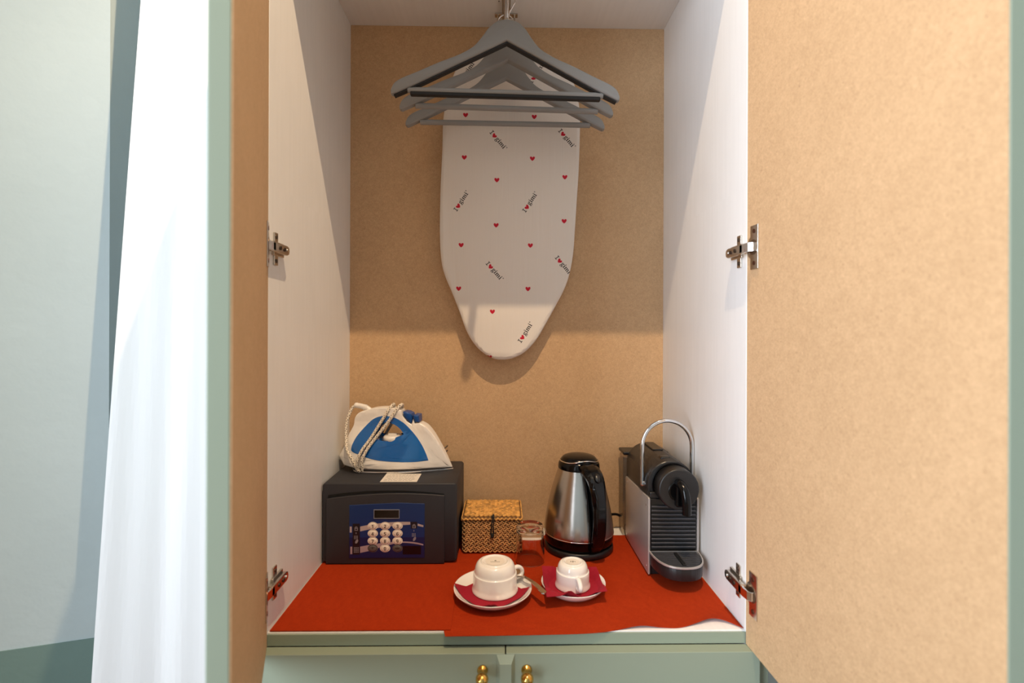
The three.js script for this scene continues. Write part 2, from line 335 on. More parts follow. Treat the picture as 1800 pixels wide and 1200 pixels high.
// ---------------------------------------------------------------- ironing board on the back panel
{
  const t = thing('ironing_board', 'white ironing board printed with red hearts, hung nose down on the back panel', 'ironing board', [0, 0, -0.447]);
  // outline in metres, x across the wardrobe and y from the floor
  const W = 1.277 / 900, px = (x, y) => [(x - 885.5) * W, 1.255 + (580 - y) * W + 0.0002 * 0];
  const o = [[774, 330], [777, 260], [778, 215], [783, 181], [792, 145], [806, 114], [830, 94], [862, 85], [900, 82], [938, 85], [970, 99], [996, 126], [1011, 153], [1018, 190], [1019, 230], [1017, 300], [1014, 350], [1011, 400], [1008, 443], [1002, 478], [993, 506], [975, 541], [958, 572], [943, 597], [925, 617], [906, 628], [889, 632], [871, 631], [854, 623], [837, 608], [821, 583], [808, 548], [795, 515], [781, 481], [775, 450], [773, 400]].map((p) => px(...p));
  const g = extrude(shapeOf(o, 160), 0.034, 0.009, 5);
  const x0 = px(760, 0)[0], x1 = px(1030, 0)[0], y0 = px(0, 640)[1], y1 = px(0, 70)[1];
  const p = g.attributes.position, uv = g.attributes.uv;
  for (let i = 0; i < p.count; i++) uv.setXY(i, (p.getX(i) - x0) / (x1 - x0), (p.getY(i) - y0) / (y1 - y0));
  const print = canvasTexture(945, 1995, (c, w, h) => {
    const k = 3.5;
    c.fillStyle = '#e6e0d8'; c.fillRect(0, 0, w, h);
    for (let i = 0; i < 900; i++) { c.fillStyle = `rgba(${rnd() < 0.5 ? '255,255,250' : '200,190,180'},${0.03 + rnd() * 0.05})`; c.fillRect(rnd() * w, rnd() * h, 1 + rnd() * 2, 40 + rnd() * 260); }
    const heart = (s) => { c.fillStyle = '#c4122f'; c.beginPath(); c.moveTo(0, s); c.bezierCurveTo(-s * 1.5, 0, -s * 1.2, -s * 1.05, -s * 0.5, -s * 0.9); c.quadraticCurveTo(-s * 0.1, -s * 0.8, 0, -s * 0.35); c.quadraticCurveTo(s * 0.1, -s * 0.8, s * 0.5, -s * 0.9); c.bezierCurveTo(s * 1.2, -s * 1.05, s * 1.5, 0, 0, s); c.fill(); };
    for (const [x, y] of [[818, 205], [938, 207], [816, 279], [935, 280], [873, 318], [992, 312], [872, 397], [991, 389], [811, 432], [932, 432], [807, 508], [928, 508], [866, 548], [861, 628], [878, 171], [998, 165], [820, 130], [940, 132]].slice(0, 16)) { c.save(); c.translate((x - 760) * k, (y - 70) * k); heart(14); c.restore(); }
    for (const [x, y, a] of [[863, 234, 51], [983, 230, 51], [857, 463, 50], [978, 452, 51], [801, 371, -56], [921, 372, -56], [914, 600, -57], [811, 144, -56], [932, 146, -56]]) {
      c.save(); c.translate((x - 760) * k, (y - 70) * k); c.rotate(a * Math.PI / 180);
      c.fillStyle = '#1b1b1d'; c.textBaseline = 'middle'; c.textAlign = 'center'; c.font = 'bold 36px monospace'; c.fillText('I', 4, 0);
      c.save(); c.translate(30, 1); heart(13); c.restore();
      c.textAlign = 'left'; c.font = 'bold 35px serif'; c.fillText('gimi', 48, -3); c.font = 'bold 24px serif'; c.fillText('°', 50 + c.measureText('gimi').width * 35 / 24, -9);
      c.restore();
    }
  });
  print.anisotropy = 8;
  obj('board_cover', smooth(g, 0.7), std(0xffffff, 0.85, { map: print, bumpMap: linenBump, bumpScale: 0.0002 }), t);
  obj('hanging_hook', [tube([[0.02, 1.93, -0.002], [0.02, 1.95, 0.004], [0.02, 1.962, 0.016], [0.02, 1.955, 0.026], [0.02, 1.94, 0.03]], 0.003, 30), box(0.012, 0.028, 1.9, 1.945, -0.004, -0.0005, 0.001)], M.nickel, t);
}

// ---------------------------------------------------------------- red felt sheets on the shelf
tag(obj('shelf_mat', sheet(24, 30, (u, v) => {
  const z = -0.0035 + v * (-0.435 + 0.0035), xr = -0.0872 - 0.006 * v * v * 3.2 - 0.004 * v, x = L + 0.0025 + u * (xr - L - 0.0025);
  return [x, SH + 0.0025, z];
}, 0.0014), M.felt), 'left red felt shelf mat, straight front edge, lying under the safe', 'mat', 'red felt mats on the shelf');
const edge = new THREE.SplineCurve([[-0.0945, 0.0125], [0.02, 0.0108], [0.12, 0.008], [0.165, 0.004], [0.2, -0.003], [0.235, -0.0075], [0.27, -0.0075], [0.3, -0.0075], [0.335, -0.0165], [0.365, -0.0245], [0.388, -0.02], [0.4085, -0.004]].map((p) => new THREE.Vector2(...p)));
tag(obj('shelf_mat', sheet(90, 40, (u, v) => {
  const e = edge.getPoint(u), x = e.x, back = u < 0.03 ? -0.435 : -0.4, z = e.y + v * (back - e.y);
  const near = Math.exp(-v * 18), lift = near * (0.007 * Math.exp(-Math.pow((x - 0.36) / 0.035, 2)) + 0.0045 * Math.exp(-Math.pow((x - 0.235) / 0.03, 2)));
  return [x - (1 - u) * 0.035 * Math.min(1, v * 3), SH + 0.001 + lift, z];
}, 0.0008), M.felt), 'right red felt shelf mat with a wavy lifted front edge under the cups', 'mat', 'red felt mats on the shelf');
const MAT = SH + 0.0011, MATL = SH + 0.0026;

// ---------------------------------------------------------------- safe
const KX = [41, 62.5, 84], KY = [40, 53, 66, 79];          // key centres on the keypad film, in millimetres
{
  const w = 0.289, h = 0.172, d = 0.19;
  const t = thing('safe', 'dark grey electronic safe with blue keypad door, standing in the left corner', 'safe', [-0.2435, MATL, -0.438]);
  obj('safe_body', smooth(extrude(roundRect(-w / 2, w / 2, 0.003, h, 0.007), d, 0.004, 4), 0.6), M.safe, t);
  for (const [x, z] of [[-0.12, 0.02], [0.12, 0.02], [-0.12, 0.17], [0.12, 0.17]]) obj('foot', T(cyl(0.009, 0.009, 0.004, 20), x, 0.002, z), M.black, t);
  // door: arched head, standing a little proud, a dark slit above it
  const arch = (x0, x1, y0, yl, yr, rise, n = 24) => { const a = [[x0, y0], [x1, y0]]; for (let i = 0; i <= n; i++) { const u = i / n; a.push([x1 + (x0 - x1) * u, yr + (yl - yr) * u + rise * 4 * u * (1 - u)]); } return a; };
  const slit = arch(-0.1315, 0.117, 0.14, 0.1475, 0.1495, 0.0085).slice(2), low = arch(-0.1315, 0.117, 0.14, 0.1415, 0.1485, 0.008).slice(2).reverse();
  obj('door_gap', extrude(shapeOf([...slit, ...low]), 0.0016, 0.0002, 1).translate(0, 0, d - 0.0008), std(S(3, 3, 3), 0.9), t);
  const door = obj('safe_door', smooth(extrude(shapeOf(arch(-0.1345, 0.118, 0.0015, 0.1402, 0.1472, 0.0078)), 0.006, 0.0016, 3).translate(0, 0, d - 0.001), 0.5), M.safeDoor, t);
  // keypad: printed film, display, twelve keys
  const k = 8, PW = 131, PH = 96, film = canvasTexture(PW * k, PH * k, (c) => {
    c.scale(k, k);
    c.fillStyle = '#0a2f66'; c.fillRect(0, 0, PW, PH);
    c.fillStyle = '#0a1e4e'; c.fillRect(0, 60, PW, 36);
    const band = (y0, y1, y2, w0, w1) => { c.beginPath(); c.moveTo(19, y0); c.quadraticCurveTo(60, y1 - 4, 106, y2); c.lineTo(106, y2 + w1); c.quadraticCurveTo(60, y1 - 2 + w0 * 0.75, 19, y0 + w0); c.fill(); };
    c.fillStyle = '#b9a9a4'; band(41, 36, 33, 8.5, 5); c.fillRect(1, 41, 3.5, 10.5); c.beginPath(); c.moveTo(119, 36); c.lineTo(129, 39); c.lineTo(129, 42.5); c.lineTo(119, 40); c.fill();
    c.fillStyle = '#a8949a'; c.beginPath(); c.moveTo(19, 76); c.quadraticCurveTo(60, 68, 84, 67.5); c.quadraticCurveTo(110, 66, 129, 72); c.lineTo(129, 74.5); c.quadraticCurveTo(105, 68.5, 84, 70); c.quadraticCurveTo(56, 76, 38, 83); c.lineTo(19, 87); c.fill(); c.fillRect(2, 76, 3.5, 13);
    c.fillStyle = '#15151c'; c.fillRect(6, 36, 12.5, 54); c.fillRect(107, 33, 11, 12); c.fillStyle = '#05060c'; c.fillRect(93, 75, 32, 15);
    c.strokeStyle = '#8d8a90'; c.fillStyle = '#8d8a90'; c.lineWidth = 1.2;
    for (const [x, y] of [[12, 44], [112.5, 40]]) { c.strokeRect(x - 2, y, 4.4, 3.6); c.beginPath(); c.arc(x + 0.2, y - 0.5, 2, Math.PI, Math.PI * 1.9); c.stroke(); }
    c.beginPath(); c.moveTo(12, 51); c.lineTo(12, 54); c.moveTo(112.5, 47); c.lineTo(112.5, 50); c.stroke();
    for (const [x, y] of [[12, 60], [112.5, 56]]) { for (let i = 0; i < 3; i++) for (let j = 0; j < 3; j++) c.fillRect(x - 3.5 + i * 2.4, y - 3 + j * 2.2, 1.6, 1.4); c.beginPath(); c.ellipse(x + 1, y + 7, 2.2, 4, 0.5, 0, 7); c.fill(); }
    for (let i = 0; i < 4; i++) for (let j = 0; j < 4; j++) c.fillRect(8.2 + i * 2.3, 77 + j * 2.6, 1.5, 1.7);
    // key faces
    c.textAlign = 'center'; c.textBaseline = 'middle'; c.font = 'bold 8.2px sans-serif';
    const keys = ['1', '2', '3', '4', '5', '6', '7', '8', '9', '*', '0', ''];
    keys.forEach((s, i) => { const x = KX[i % 3], y = KY[i / 3 | 0], dark = i === 9 || i === 11; c.fillStyle = dark ? '#5a5552' : '#eadfce'; c.beginPath(); c.ellipse(x, y, 9, 7, 0, 0, 7); c.fill(); c.fillStyle = dark ? '#2c2a2a' : '#2a2018'; c.fillText(s, x, y + 0.4); if (i === 11) { c.beginPath(); c.ellipse(x, y, 4.5, 1.6, 0, 0, 7); c.fill(); } });
  });
  const pad = obj('keypad', (() => {
    const g = extrude(shapeOf([[-0.0655, 0], [0.0655, 0], [0.0655, 0.0945], [0.02, 0.0962], [-0.0655, 0.092]].map((p) => p)), 0.0016, 0.0004, 1);
    const p = g.attributes.position, uv = g.attributes.uv;
    for (let i = 0; i < p.count; i++) uv.setXY(i, (p.getX(i) + 0.0655) / 0.131, p.getY(i) / 0.096);
    return g;
  })(), std(0xffffff, 0.3, { map: film }), door, [-0.0042, 0.0146, d + 0.0048]);
  pad.scale.set(1.225, 1.225, 1);
  obj('display', box(-0.0212, 0.0212, 0.0695, 0.084, 0, 0.0012, 0.0003), phy(S(12, 9, 8), 0.15), pad, [-0.0005, 0, 0.0015]);
  const fr = [[-0.0225, 0.0225, 0.0835, 0.0848], [-0.0225, 0.0225, 0.0687, 0.07], [-0.0225, -0.0212, 0.07, 0.0835], [0.0212, 0.0225, 0.07, 0.0835]].map(([a, b, c2, e]) => box(a, b, c2, e, 0, 0.0018, 0.0003));
  obj('display_frame', fr, std(S(120, 124, 134), 0.4), pad, [-0.0005, 0, 0.0013]);
  const key0 = lathe([[0, 0.002], [0.0055, 0.0019], [0.0067, 0.0013], [0.0071, 0], [0, 0]], 28).rotateX(Math.PI / 2).scale(1, 0.74, 1);
  for (let i = 0; i < 12; i++) {
    const g = key0.clone(), x = (KX[i % 3] - 65.5) / 1000, y = (96 - KY[i / 3 | 0]) / 1000, p = g.attributes.position, uv = g.attributes.uv;
    for (let j = 0; j < p.count; j++) uv.setXY(j, (p.getX(j) + x + 0.0655) / 0.131, (p.getY(j) + y) / 0.096);
    obj('key', g, std(0xffffff, 0.4, { map: film }), pad, [x, y, 0.0015]);
  }
  // paper notice taped to the top
  const note = canvasTexture(320, 240, (c) => { c.fillStyle = '#ddd5c8'; c.fillRect(0, 0, 320, 240); c.fillStyle = '#8d857c'; for (let r = 0; r < 6; r++) for (let x = 22 + (r % 3 === 0 ? 20 : 0); x < 296 - (r % 3 === 2 ? 50 : 10);) { const w = 8 + rnd() * 30; c.fillRect(x, 26 + r * 34 + (r > 2 ? 6 : 0), Math.min(w, 300 - x), 9); x += w + 7; } });
  const ng = new THREE.BoxGeometry(0.08, 0.0006, 0.062);
  obj('paper_notice', ng, [std(S(221, 213, 200), 0.8), std(S(221, 213, 200), 0.8), std(0xffffff, 0.8, { map: note }), std(S(221, 213, 200), 0.8), std(S(221, 213, 200), 0.8), std(S(221, 213, 200), 0.8)], t, [0.0165, h + 0.0003, 0.149]);
}

// ---------------------------------------------------------------- steam iron on the safe
{
  const t = thing('steam_iron', 'blue and white steam iron with its speckled cord wound round it, on the safe', 'iron', [-0.3585, MATL + 0.1724, -0.379], -6 * Math.PI / 180);
  const st = (a, b, x) => { const u = Math.min(1, Math.max(0, (x - a) / (b - a))); return u * u * (3 - 2 * u); };
  const plan = (x) => x > 0.05 ? 0.053 * (1 - Math.pow((Math.min(x, 0.2485) - 0.05) / 0.199, 2.1)) : 0.053 * (1 - 0.62 * Math.pow((0.05 - x) / 0.105, 2));
  const half = (x, y) => { const b = plan(x) * (1 - 0.36 * st(0, 0.085, y)), h = Math.min(0.0175, b); return b + (h - b) * st(0.055, 0.112, y); };
  const tess = (shape, k = 1) => {
    let g = extrude(shape, 0.05, 0.004, 3).translate(0, 0, -0.025);
    g = new TessellateModifier(0.011, 5).modify(g.index ? g.toNonIndexed() : g);
    const p = g.attributes.position;
    for (let i = 0; i < p.count; i++) p.setZ(i, p.getZ(i) / 0.025 * half(p.getX(i), p.getY(i)) * k);
    g.deleteAttribute('normal'); g.deleteAttribute('uv');
    g = mergeVertices(g, 1e-5); g.computeVertexNormals();
    g = smooth(g, 0.7); return metric(g.clone()).setAttribute('normal', g.attributes.normal);
  };
  const spl = (pts, n) => new THREE.SplineCurve(pts.map((p) => new THREE.Vector2(...p))).getPoints(n);
  const blueEdge = spl([[-0.011, 0.058], [0, 0.077], [0.022, 0.099], [0.046, 0.117], [0.071, 0.1245], [0.09, 0.1245], [0.11, 0.121], [0.133, 0.109], [0.157, 0.088], [0.176, 0.065], [0.188, 0.044], [0.196, 0.025]], 60);
  const blueLow = spl([[0.196, 0.0245], [0.162, 0.0225], [0.115, 0.024], [0.066, 0.028], [0.023, 0.036], [-0.01, 0.044], [-0.011, 0.058]], 40).slice(1);
  const outer = new THREE.Shape();
  const back = [[-0.034, 0.012], [-0.05, 0.026], [-0.054, 0.03], [-0.04, 0.05], [-0.025, 0.08], [-0.012, 0.1], [-0.008, 0.118], [0.005, 0.13], [0.028, 0.136], [0.051, 0.1405], [0.081, 0.142], [0.11, 0.14], [0.124, 0.136]];
  outer.setFromPoints([...spl(back, 60), ...[[0.127, 0.125], [0.138, 0.112], [0.15, 0.105], [0.153, 0.116], [0.157, 0.107], [0.168, 0.108]].map((p) => new THREE.Vector2(...p)), ...spl([[0.17, 0.108], [0.185, 0.1], [0.204, 0.079], [0.221, 0.053], [0.234, 0.031], [0.2465, 0.007]], 30), new THREE.Vector2(0.2, 0.0075), new THREE.Vector2(0.1, 0.007), new THREE.Vector2(0, 0.009)]);
  outer.holes.push(new THREE.Path([...blueEdge, ...blueLow].map((p) => p.clone())));
  obj('iron_shell', tess(outer), M.ironWhite, t);
  const tank = new THREE.Shape([...blueEdge, ...blueLow].map((p) => p.clone()));
  tank.holes.push(new THREE.Path(new THREE.SplineCurve([[0.041, 0.079], [0.053, 0.096], [0.075, 0.1105], [0.098, 0.1115], [0.119, 0.103], [0.134, 0.089], [0.145, 0.068], [0.13, 0.062], [0.083, 0.0655], [0.055, 0.071], [0.041, 0.079]].map((p) => new THREE.Vector2(...p))).getPoints(60)));
  obj('water_tank', tess(tank, 1.035), M.ironBlue, t);
  obj('steam_button', tess(shapeOf([[0.1285, 0.1335], [0.139, 0.1325], [0.148, 0.128], [0.151, 0.12], [0.149, 0.108], [0.139, 0.1145], [0.1295, 0.126]]), 1.02), M.buttonBlue, t);
  obj('spray_button', tess(shapeOf([[0.1555, 0.1265], [0.167, 0.1255], [0.1675, 0.11], [0.1585, 0.1105], [0.1545, 0.119]]), 1.0), M.buttonBlue, t);
  const dial = obj('temperature_dial', T(lathe([[0, 0.017], [0.02, 0.0165], [0.0245, 0.014], [0.0255, 0.009], [0.024, 0.001], [0.018, 0], [0, 0]], 48), 0.1, 0.063, 0.008), M.ironWhite, t);
  obj('dial_ridge', box(0.088, 0.112, 0.079, 0.0825, 0.004, 0.012, 0.0015), M.ironWhite, dial);
  obj('fill_window', new THREE.SphereGeometry(0.008, 20, 14).scale(0.8, 1.7, 0.6).translate(0.131, 0.092, 0.006), phy(S(210, 200, 190), 0.1, { transmission: 0.5, thickness: 0.002 }), t);
  const sp = []; for (let i = 0; i <= 40; i++) { const x = -0.012 + 0.2605 * i / 40; sp.push([x, -plan(x) * (i === 40 ? 0 : 1) * Math.sqrt(1 - Math.pow(Math.max(0, 0.011 - x) / 0.026, 2))]); }
  const soleShape = shapeOf([...sp, ...sp.slice(0, -1).reverse().map(([x, z]) => [x, -z])]);
  obj('soleplate', smooth(extrude(soleShape, 0.0045, 0.0012).rotateX(-Math.PI / 2), 0.5), M.chrome, t);
  obj('sole_gasket', extrude(shapeOf([...sp, ...sp.slice(0, -1).reverse().map(([x, z]) => [x, -z])].map(([x, z]) => [x * 0.985 + 0.0005, z * 0.965])), 0.0055, 0.0005, 1).rotateX(-Math.PI / 2).translate(0, 0.0042, 0), std(S(40, 38, 38), 0.6), t);
  // cord guard and cord
  const ribs = []; for (let k = 0; k < 6; k++) ribs.push(tube([[0.02 - k * 0.0055, 0.1385 + 0.0012 * k, 0], [0.0165 - k * 0.0055, 0.139 + 0.0012 * k, 0]], 0.0075 - k * 0.0004, 3, false, 16));
  obj('cord_guard', [tube([[0.034, 0.131, 0], [0.018, 0.139, 0], [0, 0.1425, 0], [-0.012, 0.144, 0.001]], 0.0062, 24, false, 16), new THREE.SphereGeometry(0.0062, 16, 12).translate(-0.012, 0.144, 0.001), ...ribs], M.ironWhite, t);
  const cordTex = canvasTexture(64, 64, (c) => { c.fillStyle = '#ddd2c0'; c.fillRect(0, 0, 64, 64); for (const [x, y, q] of [[6, 8, '#4a3f3a'], [38, 22, '#4a3f3a'], [20, 40, '#6b5a4c'], [50, 54, '#3f3a3c']]) { c.fillStyle = q; c.save(); c.translate(x, y); c.rotate(0.6); c.fillRect(-5, -7, 11, 15); c.restore(); } });
  cordTex.wrapS = cordTex.wrapT = THREE.RepeatWrapping;
  const cordLen = (pts) => curve(pts).getLength();
  const cordOf = (pts) => { const g = tube(pts, 0.0041, Math.ceil(cordLen(pts) / 0.004), false, 10), uv = g.attributes.uv, n = cordLen(pts) / 0.011; for (let i = 0; i < uv.count; i++) uv.setXY(i, uv.getX(i) * n, uv.getY(i) * 2); return g; };
  const loop = (b, tp, off) => [[b, 0.008, 0.051], [b + 0.003, 0.03, 0.0555], [b + 0.014, 0.052, 0.049], [b + 0.032, 0.075, 0.036], [tp - 0.026, 0.112, 0.0235], [tp - 0.008, 0.137, 0.017], [tp, 0.1475, 0.004 + off], [tp - 0.006, 0.139, -0.018], [tp - 0.03, 0.108, -0.026], [b + 0.03, 0.07, -0.042], [b + 0.004, 0.03, -0.056], [b, 0.008, -0.052]];
  const path = [[-0.012, 0.144, 0.001], [-0.022, 0.138, 0.004], [-0.03, 0.118, 0.012], [-0.033, 0.098, 0.018], [-0.029, 0.072, 0.026], [-0.018, 0.05, 0.042], [0.002, 0.034, 0.0555], ...loop(0.017, 0.098, 0).slice(0, 1), [0.026, 0.0035, 0.046], [0.031, 0.008, 0.0515], ...loop(0.029, 0.121, 0.002).slice(1), [0.03, 0.004, -0.046], [0.02, 0.008, -0.051], ...loop(0.014, 0.1, 0).slice(1, -1).reverse().slice(0, 5)];
  obj('power_cord', [cordOf(path), cordOf([[0.015, 0.004, 0.046], ...loop(0.016, 0.1, 0)])], std(0xffffff, 0.8, { map: cordTex }), t);
  const plug = obj('plug', [T(new RoundedBoxGeometry(0.034, 0.03, 0.022, 3, 0.008), 0.195, 0.018, -0.064), tube([[0.178, 0.016, -0.064], [0.14, 0.02, -0.066], [0.09, 0.012, -0.068], [0.03, 0.008, -0.055]], 0.0035, 30)], M.ironWhite, t);
  for (const k of [0, 1]) obj('prong', T(cyl(0.0018, 0.0018, 0.022, 12).rotateZ(-0.85), 0.2125, 0.034 - k * 0.011, -0.064), M.nickel, plug);
  t.traverse((o) => { if (o.isMesh) { const p = o.geometry.attributes.position; for (let i = 0; i < p.count; i++) { const x = p.getX(i); p.setXY(i, (x < 0.1 ? 0.1 - (0.1 - x) * 0.84 : x) * 0.975, p.getY(i) * 1.03); } } });
}

// ---------------------------------------------------------------- woven seagrass box
{
  const w = 0.137, h = 0.084, d = 0.118;
  const t = thing('seagrass_box', 'small woven seagrass box with lid and black loop clasp, between safe and kettle', 'basket', [-0.0245, MAT, -0.355]);
  const straw = std(0xffffff, 0.75, { vertexColors: true });
  const unit = new THREE.SphereGeometry(1, 7, 5);
  function weave(name, parent, list, tint) {                // list of [x, y, z, rx, ry, rz, long, wide, thick]
    const parts = list.map((q) => {
      const g = unit.clone(), m = new THREE.Matrix4().compose(new THREE.Vector3(q[0], q[1], q[2]), new THREE.Quaternion().setFromEuler(new THREE.Euler(q[3], q[4], q[5], 'YXZ')), new THREE.Vector3(q[6], q[7], q[8]));
      g.applyMatrix4(m); const c = S(tint[0], tint[1], tint[2]).multiplyScalar(0.62 + rnd() * 0.7), a = new Float32Array(g.attributes.position.count * 3);
      for (let i = 0; i < a.length; i += 3) { a[i] = c.r; a[i + 1] = c.g; a[i + 2] = c.b; }
      g.setAttribute('color', new THREE.BufferAttribute(a, 3)); return g;
    });
    const o = new THREE.Mesh(mergeGeometries(parts), straw); o.name = name; o.userData.kind = 'stuff'; o.castShadow = o.receiveShadow = true; parent.add(o); return o;
  }
  const core = std(S(104, 72, 40), 0.9);
  const body = obj('box_body', box(-w / 2 + 0.003, w / 2 - 0.003, 0.001, h - 0.012, -d / 2 + 0.003, d / 2 - 0.003, 0.006, 3), core, t);
  const side = [];
  const rows = 15, cols = 23;
  for (let r = 0; r < rows; r++) for (let k = 0; k < cols; k++) {
    const x = -w / 2 + 0.007 + (k + (r % 2) * 0.5) * (w - 0.014) / (cols - 0.5), y = 0.0052 + r * (h - 0.0185) / (rows - 1), s = (r + k) % 2 ? 1 : -1;
    const j = () => (rnd() - 0.5) * 0.0012;
    side.push([x + j(), y + j(), d / 2 - 0.0025, 0, 0, s * 0.7, 0.005, 0.0018, 0.002], [x + j(), y + j(), -d / 2 + 0.0025, 0, 0, s * 0.7, 0.005, 0.0018, 0.002]);
    const z = -d / 2 + 0.006 + (k + 0.5) * (d - 0.012) / cols;
    side.push([w / 2 - 0.0025, y + j(), z, 0, Math.PI / 2, s * 0.7, 0.005, 0.0018, 0.002], [-w / 2 + 0.0025, y + j(), z, 0, Math.PI / 2, s * 0.7, 0.005, 0.0018, 0.002]);
  }
  weave('side_weave', body, side, [190, 142, 88]);
  const lid = obj('box_lid', box(-w / 2 + 0.001, w / 2 - 0.001, h - 0.011, h - 0.002, -d / 2 + 0.001, d / 2 - 0.001, 0.004, 3), core, t);
  const top = [], nc = 12, nr = 13;
  for (let k = 0; k < nc; k++) for (let r = 0; r < nr; r++) for (const s of [-1, 1]) {
    const x = -w / 2 + 0.006 + (k + 0.5) * (w - 0.012) / nc + s * 0.0026, z = -d / 2 + 0.005 + (r + 0.5 + s * 0.2) * (d - 0.01) / nr;
    top.push([x, h - 0.0012 + rnd() * 0.0008, z, 0, s * 0.75, 0, 0.006, 0.003, 0.0028]);
  }
  for (let k = 0; k < 30; k++) for (const s of [-1, 1]) {
    top.push([-w / 2 + 0.003 + k * (w - 0.006) / 29, h - 0.006, s * (d / 2 - 0.0005), 0, 0, 0.8 * (k % 2 ? 1 : -1), 0.005, 0.0022, 0.002]);
    top.push([s * (w / 2 - 0.0005), h - 0.006, -d / 2 + 0.003 + k * (d - 0.006) / 29, 0, Math.PI / 2, 0.8 * (k % 2 ? 1 : -1), 0.005, 0.0022, 0.002]);
  }
  weave('lid_weave', lid, top, [204, 152, 80]);
  obj('clasp_loop', [tube([[0.002, h + 0.001, d / 2 - 0.012], [0.002, h + 0.0015, d / 2 - 0.002], [0.001, h - 0.004, d / 2 + 0.004], [-0.001, 0.06, d / 2 + 0.004], [-0.0025, 0.048, d / 2 + 0.003], [0.0005, 0.039, d / 2 + 0.004], [0.004, 0.048, d / 2 + 0.003], [0.003, 0.06, d / 2 + 0.004], [0.0045, h - 0.004, d / 2 + 0.004], [0.004, h + 0.0015, d / 2 - 0.002], [0.004, h + 0.001, d / 2 - 0.012]], 0.0013, 80), T(new THREE.SphereGeometry(0.0035, 16, 12), 0.002, h, d / 2)], std(S(20, 18, 17), 0.7), t);
  obj('clasp_button', T(new THREE.SphereGeometry(0.004, 16, 12).scale(1, 1.4, 0.7), 0.001, 0.041, d / 2 + 0.001), std(S(24, 21, 19), 0.6), t);
}

// ---------------------------------------------------------------- upturned tumbler
{
  const g = lathe([[0.0305, 0.0005], [0.0315, 0], [0.0325, 0.0006], [0.0318, 0.02], [0.0302, 0.055], [0.0289, 0.0755], [0.0275, 0.0785], [0.024, 0.0795], [0.02, 0.0788], [0.012, 0.0775], [0, 0.0773], [0, 0.067], [0.015, 0.0675], [0.0235, 0.0655], [0.0268, 0.061], [0.0283, 0.05], [0.0298, 0.02], [0.0305, 0.0005]], 72);
  const o = obj('drinking_glass', g, M.glass); o.position.set(0.0595, MAT + 0.0002, -0.263);
  tag(o, 'clear glass tumbler standing upside down beside the seagrass box', 'glass');
}

